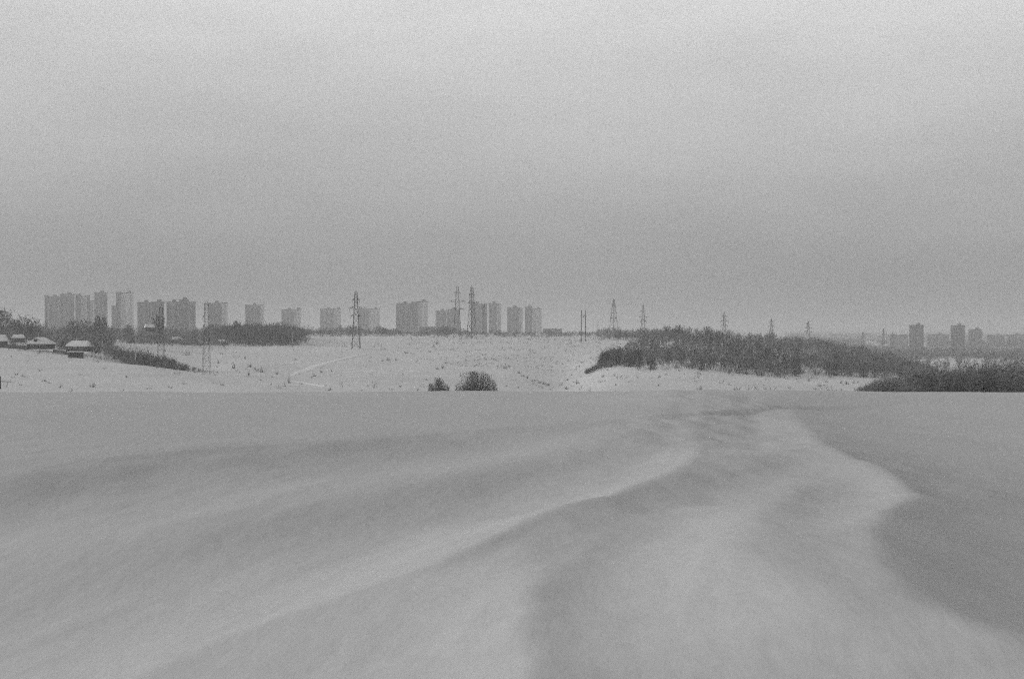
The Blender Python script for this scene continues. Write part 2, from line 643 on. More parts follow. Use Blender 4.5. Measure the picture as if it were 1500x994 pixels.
def crown_kind(k, n):
    """unit trees, height 1: spreading, narrow, round"""
    f = 1.0 if n < 200 else (.72 if n < 400 else .5)      # finer twigs on the nearer crowns
    if k == 0:
        v = slivers(n, (0, 0, .60), (.30, .30, .40), .15 * f, .022 * f, .7, 100 + k)
    elif k == 1:
        v = slivers(n, (0, 0, .56), (.19, .19, .44), .14 * f, .020 * f, 1.0, 100 + k)
    elif k == 2:
        v = slivers(n, (0, 0, .55), (.36, .36, .42), .13 * f, .022 * f, .4, 100 + k)
    elif k == 3:   # conifer, narrowing upwards
        g = np.random.default_rng(9)
        h = g.uniform(0, 1, n) ** 1.4
        t = g.uniform(0, 2 * math.pi, n)
        rr = (1 - h) * .22 * g.uniform(.3, 1, n)
        p = np.stack([rr * np.cos(t), rr * np.sin(t), .06 + .92 * h], 1)
        dv = np.stack([np.cos(t), np.sin(t), np.full(n, -.35)], 1) * (.04 + .09 * (1 - h))[:, None]
        s_ = np.stack([-np.sin(t), np.cos(t), g.normal(scale=.5, size=n)], 1) * .022
        v = np.stack([p - s_, p + s_, p + dv], 1).reshape(-1, 3)
    else:          # thicket clump, branching from the ground
        v = slivers(n, (0, 0, .05), (.42, .42, .85), .16 * f, .02 * f, .9, 100 + k, dome=True, shell=.5)
    return v


def trunk_mb(h, k, seed, r=.016):
    g = random.Random(seed)
    m = MB()
    p = Vector((0, 0, -.03 * h))
    rad = r * h
    top = .88 if k != 3 else .96
    seg = 5
    pts = []
    for i in range(seg + 1):
        t = i / seg
        pts.append((Vector((g.uniform(-.02, .02) * h * t, g.uniform(-.02, .02) * h * t, (-.03 + (top + .03) * t) * h)), rad * (1 - .82 * t)))
    for (a, ra), (b, rb) in zip(pts[:-1], pts[1:]):
        m.tube(a, b, ra, rb, 6)
    if k != 3:
        spread = {0: .30, 1: .18, 2: .34}.get(k, .3)
        for i in range(9):
            t = g.uniform(.25, .8)
            a = g.uniform(0, 6.28)
            z0 = (-.03 + (top + .03) * t) * h
            q0 = Vector((0, 0, z0))
            mid = Vector((math.cos(a) * spread * .5 * h, math.sin(a) * spread * .5 * h, z0 + .1 * h))
            end = Vector((math.cos(a) * spread * .9 * h, math.sin(a) * spread * .9 * h, z0 + g.uniform(.14, .28) * h))
            r0 = rad * (1 - .8 * t) * .7
            m.tube(q0, mid, r0, r0 * .6, 4)
            m.tube(mid, end, r0 * .6, r0 * .2, 4)
    return m


def tree(px, d, h, k, label, group, n=420, matk='twig', name='bare_tree', yoff=0):
    b = at(px, d)
    r = empty(name, b, random.uniform(0, 6.28))
    tag(r, label, 'tree', group)
    trunk_mb(h, k, int(px * 7 + d)).build('trunk', M['bark'], r)
    v = crown_kind(k, n) * h
    np_mesh('crown', v, tri_faces(n), M[matk], r)
    return r


_protos = {}


def stand(name, spots, label, cat, mats, nt=170, wide=1.0):
    """a wood or thicket that reads as one mass; spots = (x, y, h, kind, material index)"""
    vs_, mi = [], []
    nv = 0
    sp = np.array(spots, float)
    z = ground(sp[:, 0], sp[:, 1], False)
    for (x, y, h, k, m_), zz_ in zip(spots, z):
        key = (int(k), nt, random.randrange(3))
        if key not in _protos:
            st = key[2]
            v0 = crown_kind(int(k), nt)
            # add a trunk as two crossed slivers
            tr = np.array([[-.012, 0, -.05], [.012, 0, -.05], [0, 0, .8], [0, -.012, -.05], [0, .012, -.05], [0, 0, .8]])
            _protos[key] = np.concatenate([v0 * np.array([wide, wide, 1]), tr])
        v0 = _protos[key]
        a = random.uniform(0, 6.28)
        ca, sa = math.cos(a) * h, math.sin(a) * h
        sx = random.uniform(.8, 1.25)
        vx = (v0[:, 0] * ca - v0[:, 1] * sa) * sx + x
        vy = (v0[:, 0] * sa + v0[:, 1] * ca) * sx + y
        vs_.append(np.stack([vx, vy, v0[:, 2] * h + zz_], 1))
        mi.append(np.full(len(v0) // 3, m_))
    Vv = np.concatenate(vs_)
    ob = np_mesh(name, Vv, tri_faces(len(Vv) // 3), [M[q] for q in mats], midx=np.concatenate(mi))
    tag(ob, label, cat, kind='stuff')
    return ob


def pxd(px, d):
    return (px - 750) / F * d, d


# the wooded hill on the right
def lin(x, pts):
    return float(np.interp(x, [p[0] for p in pts], [p[1] for p in pts]))


LOW = [(858, 549), (880, 541), (905, 537), (930, 543), (955, 546), (1000, 541), (1050, 548), (1100, 552), (1150, 555), (1175, 550), (1200, 551), (1260, 554), (1300, 556), (1330, 557), (1385, 556)]
HIGH = [(858, 547), (880, 536), (900, 526), (920, 515), (945, 505), (970, 499)]
spots = []
while len(spots) < 2100:
    px = random.uniform(858, 1385)
    dl = depth_at(px, lin(px, LOW) - .5)
    dh = depth_at(px, lin(px, HIGH)) if px < 965 else lin(px, [(1290, 900), (1385, 640)])
    if dh <= dl:
        dh = dl + 6
    d = math.exp(random.uniform(math.log(dl), math.log(dh)))
    x, y = pxd(px, d)
    cover = fbm(np.array([x / 45]), np.array([y / 60]), 3, 3)[0]
    if cover < -.2 and dl + 45 < d < 815 and random.random() < .5:
        continue
    # denser dark spruce in the fold running down to the right and along the foot at the left
    fold = abs((px - 1030) / 130 * 45 + 500 - (497 - (gz(x, y) - EYE) / y * F)) < 9 and 1000 < px < 1180
    foot = px < 960 and d < dl + 60
    dark = random.random() < (.75 if fold or foot else .18)
    k = 3 if (dark and random.random() < .25) else random.choice((0, 0, 1, 2))
    hh = random.uniform(4.8, 7.6) * (0.6 if px < 880 else lin(px, [(1300, 1), (1385, .45)])) * (1.05 if d > 820 else .9)
    if d < dl + 15:
        hh *= random.uniform(.3, .8)
        k = random.choice((4, 4, 2))
    spots.append((x, y, hh, k, 2 if dark else (1 if random.random() < .5 + .5 * cover else 0)))
for i in range(170):
    px = random.uniform(880, 990)
    d = random.uniform(1010, 1120)
    x, y = pxd(px, d)
    top = lin(px, [(880, 491), (895, 484), (930, 480.5), (990, 477)])
    spots.append((x, y, max(2, (EYE - (top - 497) / F * d - gz(x, y)) * random.uniform(.55, 1)), random.choice((0, 2, 2)), random.choice((0, 0, 1, 2))))
stand('hill_woods', spots, 'bare grey winter wood covering the hill on the right', 'woods', ['twig', 'pale_twig', 'dark_twig'], 270)

# dark grove on the right behind the snow field
spots = []
TOPR = [(1250, 571), (1262, 563), (1275, 556), (1290, 551), (1320, 547), (1350, 541), (1400, 536), (1440, 531), (1480, 528), (1560, 526)]
for i in range(1050):
    px = 1252 + 520 * random.random()
    d = random.uniform(215, 300)
    x, y = pxd(px, d)
    top = lin(px, TOPR)
    hh = (EYE - (top - 497) / F * d - gz(x, y)) * random.uniform(.62, 1.0)
    if hh < 1:
        continue
    spots.append((x, y, hh / 1.08, random.choice((0, 2, 2, 1)), random.choice((0, 0, 0, 1, 1, 1, 2))))
stand('dark_thicket', spots, 'dense dark thicket of bare trees behind the right edge of the snow field', 'thicket', ['twig', 'pale_twig', 'dark_twig'], 620)

# far plain beyond the hill, fading into the haze
spots = []
for i in range(8200):
    px = random.uniform(1150, 1820)
    d = math.exp(random.uniform(math.log(1360), math.log(9000)))
    if fbm(np.array([px / 40]), np.array([math.log(d) * 7]), 13, 3)[0] < -.55:
        continue
    x, y = pxd(px, d)
    spots.append((x, y, random.uniform(8, 14) * (.45 if d < 2300 else 1 if d < 4000 else 1.7), random.choice((0, 2, 2)), random.choice((0, 0, 2))))
for i in range(5400):
    px = random.uniform(1225, 1800)
    d = math.exp(random.uniform(math.log(1290), math.log(2500)))
    x, y = pxd(px, d)
    spots.append((x, y, random.uniform(3, 6), random.choice((0, 2, 4)), random.choice((0, 0, 1, 2))))
stand('distant_forest', spots, 'hazy forest on the plain beyond the wooded hill', 'forest', ['twig', 'pale_twig', 'dark_twig'], 64, 2.3)

# small wood edge along the snow patches at right
spots = []
for i in range(1250):
    px = random.uniform(1300, 1800)
    d = random.uniform(700, 1000) if random.random() < .6 else random.uniform(1000, 1340)
    if 1345 < px < 1400 and 850 < d < 1180 and random.random() < .92:
        continue
    if 1408 < px < 1442 and 850 < d < 1180 and random.random() < .92:
        continue
    x, y = pxd(px, d)
    spots.append((x, y, random.uniform(3, 6), random.choice((4, 0, 2)), random.choice((0, 0, 2))))
stand('scrub', spots, 'patchy scrub among the small snow clearings beyond the dark thicket', 'scrub', ['twig', 'pale_twig', 'dark_twig'], 110)

# village trees on the left
spots = []
for i in range(2500):
    px = random.uniform(-230, 335)
    d = random.uniform(600, 1250)
    base = 497 - (ground(np.array([pxd(px, d)[0]]), np.array([d]), False)[0] - EYE) / d * F
    if px > 165 and d < 800:
        continue
    if px < 140 and d < (670 if 15 < px < 38 else 625):
        continue
    if 205 < px < 330 and d < 850 and random.random() < .6:
        continue
    x, y = pxd(px, d)
    hh = random.uniform(3.5, 7.5) * (1 if d < 900 else 1.2)
    spots.append((x, y, hh, random.choice((0, 2, 4, 1)), random.choice((0, 0, 1, 1, 2))))
for i in range(620):            # gardens rising behind the gully
    px = random.uniform(185, 335)
    d = random.uniform(815, 1150)
    x, y = pxd(px, d)
    spots.append((x, y, random.uniform(2, 5), random.choice((2, 4, 0)), random.choice((0, 1, 1))))
for i in range(70):             # low garden hedges before the houses
    px = random.triangular(-10, 178, 150)
    d = random.uniform(528, 556)
    x, y = pxd(px, d)
    spots.append((x, y, random.uniform(.6, 1.9), 4, random.choice((0, 1, 1))))
stand('village_thicket', spots, 'tangle of bare garden trees around the village houses on the left', 'thicket', ['twig', 'pale_twig', 'dark_twig'], 130)

# scrub in the gully behind the left snow bank
spots = []
for i in range(380):
    px = random.triangular(140, 345, 190)
    d = lin(px, [(140, 560), (200, 500), (290, 470), (345, 452)]) + random.uniform(4, 75 if px < 250 else 30)
    x, y = pxd(px, d)
    hh = lin(px, [(140, 4.5), (200, 5.6), (240, 4.8), (270, 2.8), (295, 1.3), (310, .8), (345, .5)]) * random.uniform(.4, 1.15)
    spots.append((x, y, hh, random.choice((4, 0, 2)), random.choice((0, 1, 1, 2))))
stand('gully_scrub', spots, 'dark scrub in the gully behind the left snow bank', 'scrub', ['twig', 'pale_twig', 'dark_twig'], 150)

# dense dark grove left of the middle
spots = []
for i in range(420):
    px = random.uniform(318, 458)
    if px > 425 and random.random() < (px - 425) / 36:
        continue
    lo = depth_at(px, lin(px, [(318, 504), (350, 507), (400, 508), (440, 507), (458, 505)]))
    d = lo + random.uniform(0, 190)
    x, y = pxd(px, d)
    hh = random.uniform(8, 13) * lin(px, [(318, .8), (345, 1.05), (400, .95), (432, .8), (458, .45)])
    if d < lo + 12:
        hh *= .5
    spots.append((x, y, hh, random.choice((0, 1, 2, 4)), random.choice((0, 2, 2))))
stand('grove', spots, 'dense dark grove on the far slope below the tower blocks', 'grove', ['twig', 'pale_twig', 'dark_twig'], 150)

# low tree belt along the plateau edge under the tower blocks
spots = []
for i in range(2000):
    px = random.uniform(300, 1010)
    d = random.uniform(1120, 1500)
    x, y = pxd(px, d)
    hh = random.uniform(2.6, 6.6) * (1 + .5 * fbm(np.array([px / 30]), np.array([3.3]), 44, 2)[0])
    if px < 560:
        hh *= 1.4
    if px > 880:
        hh *= 1.25
    spots.append((x, y, max(hh, 1.5), random.choice((4, 2, 0)), random.choice((0, 0, 1, 2))))
stand('hedgerow', spots, 'low dark belt of trees along the plateau edge under the tower blocks', 'tree belt', ['twig', 'pale_twig', 'dark_twig'], 70, 1.4)

# dry grass and weeds poking out of the snow on the far slope
gv = []
for i in range(9000):
    px = random.uniform(0, 1330)
    d = math.exp(random.uniform(math.log(320), math.log(1250)))
    x, y = pxd(px, d)
    dens = .08 + 1.0 * (650 < px < 1010) * (d > 600) + 1.6 * (600 < px < 965) * (d > 915) + .25 * (480 < px < 800) * (d > 700)
    if fbm(np.array([x / 40]), np.array([y / 40]), 71, 3)[0] < .25:
        dens *= .35
    if random.random() > dens:
        continue
    z = gz(x, y)
    s_ = random.choice((1, 1, 1.7)) * random.uniform(.5, 1.3) * (1 + (d > 800) * .3)
    t_ = slivers(9, (x, y, z), (.55 * s_, .55 * s_, .35 * s_), .7 * s_, .10, .8, i, dome=True)
    gv.append(t_)
gv = np.concatenate(gv)
tag(np_mesh('dry_grass', gv, tri_faces(len(gv) // 3), M['grass']), 'dry grass stalks poking through the snow of the far slope', 'grass', kind='stuff')


def shrub_mesh(w, h, n, seed, thick, name='shrub'):
    """many stems fanning out of the ground to a domed outline with twigs at their ends"""
    g = random.Random(seed)
    m = MB()
    ends = []
    for i in range(n):
        a = g.uniform(0, 6.283)
        e = math.acos(g.uniform(0.0, 1) ** 1.15)
        q = g.uniform(.55, 1.0)
        b0 = Vector((math.cos(a) * w * .17 * math.sin(e), math.sin(a) * w * .17 * math.sin(e), -.15))
        tip = Vector((math.cos(a) * math.sin(e) * w / 2 * q, math.sin(a) * math.sin(e) * w / 2 * q, math.cos(e) ** .85 * h * q))
        mid = b0 * .45 + tip * .55 + Vector((0, 0, h * .10))
        m.tube(b0, mid, thick, thick * .7, 3)
        m.tube(mid, tip, thick * .7, thick * .25, 3)
        ends += [mid, tip, (mid + tip) / 2]
        for _ in range(3):
            p = mid.lerp(tip, g.uniform(0, .9))
            d = (tip - b0).normalized() + Vector((g.gauss(0, .5), g.gauss(0, .5), g.gauss(.2, .4)))
            m.tube(p, p + d * h * g.uniform(.06, .13), thick * .4, thick * .15, 3)
    return m


SHARED = 'small dark bare shrub dotted on the far snowy slope'
SHG = 'bare shrubs dotted on the far snowy slope'
SHR = [  # px, base row, width px, height px, label
    (135, 567, 12, 12, 'small round shrub standing alone low on the snow bank below the two houses'),
    (64, 559, 13, 6, None), (73, 561, 8, 5, None), (30, 564, 5, 3, None), (185, 553, 6, 5, None),
    (58, 517, 9, 6, None), (103, 525, 6, 5, None), (13, 510, 9, 6, None), (36, 513, 8, 5, None), (80, 518, 14, 6, None),
    (241, 515, 8, 6, None), (274, 520, 10, 8, None), (320, 532, 6, 6, None), (318, 538, 5, 4, None), (343, 540, 10, 9, None),
    (350, 546, 5, 5, None), (359, 526, 6, 5, None), (365, 538, 11, 8, None), (374, 541, 8, 6, None), (382, 545, 12, 9, None), (363, 551, 8, 9, None),
    (285, 546, 7, 9, None), (424, 561, 7, 11, 'upright narrow shrub at the foot of the pale track up the slope'),
    (405, 548, 8, 6, None), (398, 552, 5, 4, None), (432, 527, 7, 4, None), (461, 551, 9, 5, None), (470, 546, 8, 5, None), (456, 554, 6, 4, None),
    (561, 529, 7, 4, None), (569, 528, 9, 7, None), (580, 528, 7, 5, None),
    (597, 518, 13, 7, 'wide low dark shrub alone above the long pale track'),
    (635, 508, 7, 6, None), (639, 503, 6, 6, None), (630, 516, 5, 4, None), (648, 540, 8, 9, None), (640, 541, 7, 5, None), (645, 526, 5, 4, None), (654, 525, 4, 3, None),
    (682, 528, 6, 5, None), (745, 526, 9, 4, None), (756, 525, 6, 3, None), (730, 539, 8, 3, None), (740, 540, 8, 5, None), (760, 547, 9, 5, None),
    (766, 551, 8, 5, None), (773, 554, 9, 5, None), (781, 558, 7, 4, None), (790, 561, 9, 6, None), (797, 563, 9, 7, None), (803, 565, 9, 8, None),
    (806, 571, 5, 5, None), (822, 564, 7, 5, None), (830, 570, 9, 6, None), (838, 566, 6, 5, None), (846, 562, 9, 8, None), (831, 557, 6, 5, None), (849, 571, 5, 4, None),
    (885, 559, 9, 9, None), (883, 552, 6, 7, None), (890, 542, 8, 4, None), (918, 528, 7, 4, None), (900, 549, 6, 4, None),
    (966, 553, 10, 8, None), (975, 549, 6, 5, None), (1024, 548, 9, 9, None), (1023, 554, 6, 5, None),
    (1027, 571, 10, 9, 'round dark shrub just behind the snow crest below the wooded hill'),
    (1069, 564, 7, 5, None), (965, 565, 6, 4, None), (1185, 558, 8, 6, None), (1190, 554, 6, 5, None),
    (1201, 566, 8, 7, None), (1208, 565, 6, 4, None), (1232, 561, 6, 5, None), (1241, 563, 9, 8, None), (1250, 561, 6, 5, None), (1256, 560, 5, 5, None),
    (1218, 553, 10, 4, None), (1196, 549, 12, 4, None), (1170, 551, 9, 4, None),
]
_sp = [shrub_mesh(1, 1, n, s, t).build('shrub', M['twig']).data for n, s, t in ((22, 1, .02), (15, 2, .026), (28, 3, .016), (11, 4, .03))]
for ob in list(C.objects):
    if ob.type == 'MESH' and ob.data in _sp:
        C.objects.unlink(ob)
        bpy.data.objects.remove(ob)
for i, (px, row, w, h, lab) in enumerate(SHR):
    d = depth_at(px, row)
    ob = bpy.data.objects.new('shrub', _sp[random.randrange(4)])
    link(ob)
    b = at(px, d)
    ob.location = b
    s_ = d / F
    ob.scale = (w * s_ * random.uniform(.8, 1.3), w * s_, h * s_ * random.uniform(.75, 1.15))
    ob.rotation_euler = (0, 0, random.uniform(0, 6.28))
    tag(ob, lab or SHARED, 'shrub', None if lab else SHG)


def big_shrub(px, d, wpx, toprow, label, n, seed):
    b = at(px, d)
    r = empty('bare_shrub', b)
    tag(r, label, 'shrub')
    w = wpx * d / F
    h = height_for(b, toprow)
    shrub_mesh(w, h, n, seed, .028).build('stems', M['bark'], r)
    k = n * 46
    g = np.random.default_rng(seed)
    p = g.uniform(-1, 1, (k * 4, 3))
    p[:, 2] = np.abs(p[:, 2])
    lump = 1 + .10 * np.sin(5 * np.arctan2(p[:, 1], p[:, 0]) + seed) + .06 * np.sin(9 * p[:, 2] + 3 * p[:, 0])
    rr = (np.abs(p) ** 2.3).sum(1) ** (1 / 2.3) / lump
    p = p[(rr < 1) & (rr > g.uniform(0, 1, len(p)) ** 1.2 * .9)][:k]
    k = len(p)
    dv = p * np.array([1, 1, .9]) + np.array([0, 0, .35]) + g.normal(scale=.35, size=p.shape)
    dv /= np.linalg.norm(dv, axis=1)[:, None]
    sv = np.cross(dv, g.normal(size=p.shape))
    sv /= np.linalg.norm(sv, axis=1)[:, None]
    q = p * np.array([w * .48, w * .48, h * .93])
    wd = g.uniform(.012, .03, (k, 1))
    v = np.stack([q - sv * wd, q + sv * wd, q + dv * g.uniform(.12, .32, (k, 1))], 1).reshape(-1, 3)
    np_mesh('twigs', v, tri_faces(k), M['twig'], r)


big_shrub(698, 232, 66, 540.5, 'large domed bare bush just behind the snow crest', 330, 5)
big_shrub(643, 236, 22, 550, 'rounded pointed bare bush left of the large domed bush', 110, 6)
big_shrub(631, 240, 11, 558, 'lower bush at the left side of the rounded pointed bush', 40, 7)
big_shrub(655, 240, 10, 560, 'thin bush in the gap between the rounded pointed bush and the large dome', 26, 8)

# trees that can be told apart
TR = [  # px, depth, top row, kind, material, label
    (3, 690, 451, 0, 'twig', 'tall bare tree cut by the left edge of the frame'),
    (38, 720, 461, 2, 'dark_twig', 'broad dark tree above the roof of the left house'),
    (52, 730, 466, 2, 'twig', 'lower round tree beside the broad dark tree'),
    (22, 735, 466, 0, 'twig', 'bare tree between the frame edge and the broad dark tree'),
    (96, 640, 494, 2, 'dark_twig', 'small round dark tree at the left gable of the gabled house'),
    (106, 800, 468, 0, 'twig', 'bare tree in front of the striped tower block pair'),
    (124, 790, 467, 2, 'dark_twig', 'dark leafless tree in front of the tower with the pale strip'),
    (147, 770, 462, 0, 'dark_twig', 'dark bare tree in front of the single grey slab tower'),
    (20, 552, 498, 0, 'twig', 'small bare garden tree before the long low house'),
    (90, 545, 499, 2, 'twig', 'bare garden tree in the gap between the hipped and the gabled house'),
    (139, 540, 500, 2, 'dark_twig', 'bushy dark tree at the right end of the gabled house'),
    (160, 700, 476, 0, 'pale_twig', 'frosty pale tree on the slope right of the gabled house'),
    (231, 900, 459, 1, 'twig', 'tall narrow dark tree standing before the long tower block with stepped roof'),
    (345, 960, 468, 1, 'dark_twig', 'tallest pointed tree of the dark grove'),
    (331, 950, 474, 2, 'twig', 'round tree at the left end of the dark grove'),
    (310, 970, 474, 0, 'twig', 'bare tree below the tower with a pale side right of the long block'),
    (187, 860, 474, 1, 'twig', 'bare tree under the stepped tower with the pale wing'),
    (563, 1120, 479, 2, 'dark_twig', 'small dark tree alone on the plateau edge beside the central towers'),
    (978, 868, 476.5, 2, 'twig', 'round crown rising from the crest of the wooded hill near its highest point'),
    (994, 872, 474.5, 2, 'dark_twig', 'highest dark crown on the crest of the wooded hill'),
    (1010, 874, 478, 2, 'twig', 'low crown just right of the highest crown on the hill crest'),
    (945, 878, 480, 2, 'twig', 'crown at the left shoulder of the wooded hill'),
    (1036, 868, 477, 0, 'twig', 'bare tree on the hill crest left of the middle skyline pylon'),
    (1130, 866, 484, 2, 'twig', 'round tree at the foot of the pylon on the descending crest'),
    (1262, 862, 504, 2, 'dark_twig', 'dark tree near the low right end of the wooded hill'),
    (1300, 858, 514, 2, 'dark_twig', 'last dark crown at the right end of the wooded hill'),
]
for px, d, top, k, mk, lab in TR:
    h = height_for(at(px, d), top)
    tree(px, d, h / (.99 if k == 3 else 1.02), k, lab, None, 2200, mk, 'conifer' if k == 3 else 'bare_tree')


# ------------------------------------------------------------------ houses and yards
def house(px, d, wpx, eave_row, ridge_row, base_row, label, hip=0.0, rz=0.0, depth=6.5, dormer=False, windows=3):
    b = at(px, d)
    b.z = EYE - (base_row - 497) / F * d - .1
    r = empty('house', b, rz)
    tag(r, label, 'house')
    w = wpx * d / F
    he = (base_row - eave_row) * d / F + .1
    hr = (base_row - ridge_row) * d / F + .1
    wx, wy = w / 2 * .9, depth / 2
    m = MB()
    m.box(-wx, wx, -wy, wy, -.6, he)
    if hip == 0:
        for sx in (-1, 1):
            m.face([(sx * wx, -wy, he), (sx * wx, wy, he), (sx * wx, 0, hr - .15)])
    m.build('wall', M['wood'], r)
    # snow-covered roof with overhang and thickness
    ox, oy, rx = w / 2, wy + .5, w / 2 - hip * w
    top = [(-ox, -oy, he), (ox, -oy, he), (ox, oy, he), (-ox, oy, he), (-rx, 0, hr), (rx, 0, hr)]
    m = MB()
    m.v = [(x, y, z + .28) for x, y, z in top] + [(x, y, z - .02) for x, y, z in top]
    m.f = [(0, 1, 5, 4), (2, 3, 4, 5), (1, 2, 5), (3, 0, 4), (6, 10, 11, 7), (8, 11, 10, 9), (7, 11, 8), (9, 10, 6),
           (0, 6, 7, 1), (1, 7, 8, 2), (2, 8, 9, 3), (3, 9, 6, 0)]
    ro = m.build('roof', M['drift'], r)
    m = MB()
    cx, cyy = rx * .5, wy * .35
    m.box(cx - .3, cx + .3, cyy - .3, cyy + .3, (he + hr) / 2, hr + .75)
    m.box(cx - .36, cx + .36, cyy - .36, cyy + .36, hr + .75, hr + .87)
    m.build('chimney', M['chimney'], ro)
    if dormer:
        m = MB()
        zc = (he + hr) / 2
        m.box(-w * .16 - .55, -w * .16 + .55, -oy * .75, -.3, zc - .3, zc + .75)
        dm = m.build('dormer', M['wood'], ro)
        m = MB()
        m.v = [(-w * .16 - .75, -oy * .82, zc + .75), (-w * .16 + .75, -oy * .82, zc + .75), (-w * .16, -oy * .82, zc + 1.15),
               (-w * .16 - .75, -.2, zc + .75), (-w * .16 + .75, -.2, zc + .75), (-w * .16, -.2, zc + 1.15)]
        m.f = [(0, 1, 2), (3, 5, 4), (0, 2, 5, 3), (1, 4, 5, 2), (0, 3, 4, 1)]
        m.build('dormer_roof', M['drift'], ro)
    for i in range(windows):
        x = -wx + (i + .75) * 2 * wx / (windows + .6)
        m = MB()
        m.box(x - .5, x + .5, -wy - .05, -wy - .01, he * .35, he * .8)
        f = m.build('window', M['glass'], r)
        m = MB()
        for a, bb, c, dd_ in ((x - .62, x - .5, he * .3, he * .85), (x + .5, x + .62, he * .3, he * .85), (x - .5, x + .5, he * .8, he * .85), (x - .5, x + .5, he * .3, he * .35), (x - .04, x + .04, he * .35, he * .8)):
            m.box(a, bb, -wy - .09, -wy - .004, c, dd_)
        m.build('frame', M['trim'], f)
    m = MB()
    m.box(wx - 1.25, wx - .4, -wy - .07, -wy - .01, -.4, he * .82)
    dr = m.build('door', M['post'], r)
    m = MB()
    m.box(wx - 1.15, wx - 1.08, -wy - .14, -wy - .075, he * .35, he * .40)
    m.build('handle', M['steel'], dr)
    return r


house(60.5, 560, 36, 503.5, 494.5, 508.5, 'dark house with a hipped snowy roof and small dormer, on the left', hip=.36, dormer=True)
house(116.5, 552, 34, 507.5, 499.8, 512, 'low dark house with a gabled snowy roof beside the round dark tree', hip=.13, rz=R(-9))
house(-5, 585, 28, 499.5, 491, 505, 'long low snow-roofed house at the left edge of the frame', hip=.05, rz=R(4))
house(27, 660, 17, 495, 490.5, 499, 'small snow-roofed hut half hidden by trees behind the dark board fence', hip=.1, rz=R(12), windows=2)
house(219, 870, 14, 479.5, 475, 484, 'small snow-roofed house high among trees below the long tower block', hip=.08, rz=R(20), windows=2)
house(257, 900, 16, 497, 493, 500.5, 'flat snow-roofed house above the gully at the edge of the trees', hip=.1, windows=2)
house(326, 880, 13, 500.5, 497.5, 503.5, 'little snow-roofed hut left of the dark grove', hip=.05, windows=1)


def fence(p0, p1, h, label):
    a, b = at(*p0), at(*p1)
    r = empty('board_fence', a)
    tag(r, label, 'fence')
    n = max(2, int((b - a).length / 2.6))
    bd = MB()
    for i in range(n):
        q0, q1 = a.lerp(b, i / n), a.lerp(b, (i + 1) / n)
        q0.z, q1.z = gz(q0.x, q0.y), gz(q1.x, q1.y)
        q0, q1 = q0 - a, q1 - a
        k = 12
        for j in range(k):
            e0, e1 = q0.lerp(q1, (j + .04) / k), q0.lerp(q1, (j + .96) / k)
            hh = h * (.95 + .1 * random.random())
            z0 = min(e0.z, e1.z) - .2
            bd.v += [(e0.x, e0.y, z0), (e1.x, e1.y, z0), (e1.x, e1.y, e1.z + hh), (e0.x, e0.y, e0.z + hh),
                     (e0.x, e0.y + .03, z0), (e1.x, e1.y + .03, z0), (e1.x, e1.y + .03, e1.z + hh), (e0.x, e0.y + .03, e0.z + hh)]
            s_ = len(bd.v) - 8
            bd.f += [tuple(s_ + i_ for i_ in q) for q in ((0, 1, 2, 3), (7, 6, 5, 4), (3, 2, 6, 7), (0, 3, 7, 4), (1, 5, 6, 2))]
        pm = MB()
        pm.box(q0.x - .06, q0.x + .06, q0.y + .04, q0.y + .16, q0.z - .3, q0.z + h * 1.05)
        pm.build('post', M['post'], r)
    bd.build('board_panel', M['wood'], r)


fence((-5, 575), (43, 563), 1.5, 'dark board fence running from the frame edge to the hipped house')
fence((78, 556), (100, 548), 1.1, 'low dark fence between the two houses')
fence((266, 905), (299, 900), 1.7, 'long dark fence right of the flat snow-roofed house')


def shed(px, d, wpx, toprow, baserow, label):
    b = at(px, d)
    r = empty('shed', b)
    tag(r, label, 'shed')
    w = wpx * d / F
    h = max(1.2, height_for(b, toprow))
    m = MB()
    m.box(-w / 2, w / 2, -1.2, 1.2, -.5, h - .25)
    m.build('wall', M['wood'], r)
    m = MB()
    m.box(-w / 2 - .2, w / 2 + .2, -1.5, 1.5, h - .24, h + .1)
    m.build('roof', M['drift'], r)
    m = MB()
    m.box(-.4, .4, -1.27, -1.21, -.3, h - .5)
    m.build('door', M['post'], r)


shed(111, 528, 20, 514.5, 519, 'low flat-roofed shed in the snow before the gabled house')


# ------------------------------------------------------------------ tower blocks
def block(D, segs, label, base_row=None, stacks=True):
    """segs: (x0, x1, top row, tone, setback)"""
    xs = [s_[0] for s_ in segs] + [s_[1] for s_ in segs]
    pc = (min(xs) + max(xs)) / 2
    b = at(pc, D)
    r = empty('tower_block', b, -math.atan((pc - 750) / F))
    tag(r, label, 'tower block')
    k = D / F
    for x0, x1, top, tone, sb in segs:
        a, c = (x0 - pc) * k, (x1 - pc) * k
        h = height_for(b, top)
        m = MB()
        m.box(a, c, sb, sb + 16, -12, h)
        w = m.build('wall', M[{'d': 'walld', 'm': 'wallm', 'p': 'wallp'}[tone]], r)
        m = MB()
        m.box(a - .5, c + .5, sb - .5, sb + 16.5, h + .003, h + 1.4)
        rf = m.build('roof', M['roofing'], w)
        if c - a > 12:
            m = MB()
            mc = a + (c - a) * .62
            m.box(mc - 3, mc + 3, sb + 4, sb + 10, h + 1.403, h + 4.6)
            m.build('machine_room', M['walld'], w)
        n = max(1, int(round((c - a) / 8)))
        for i in range(n):
            x = a + (i + .5) * (c - a) / n
            m = MB()
            m.box(x - 1.5, x + 1.5, sb - 1.3, sb - .003, -12, h - 2.5)
            m.build('balcony_stack', M['loggiap' if tone == 'p' else 'loggia'], w)
    return r


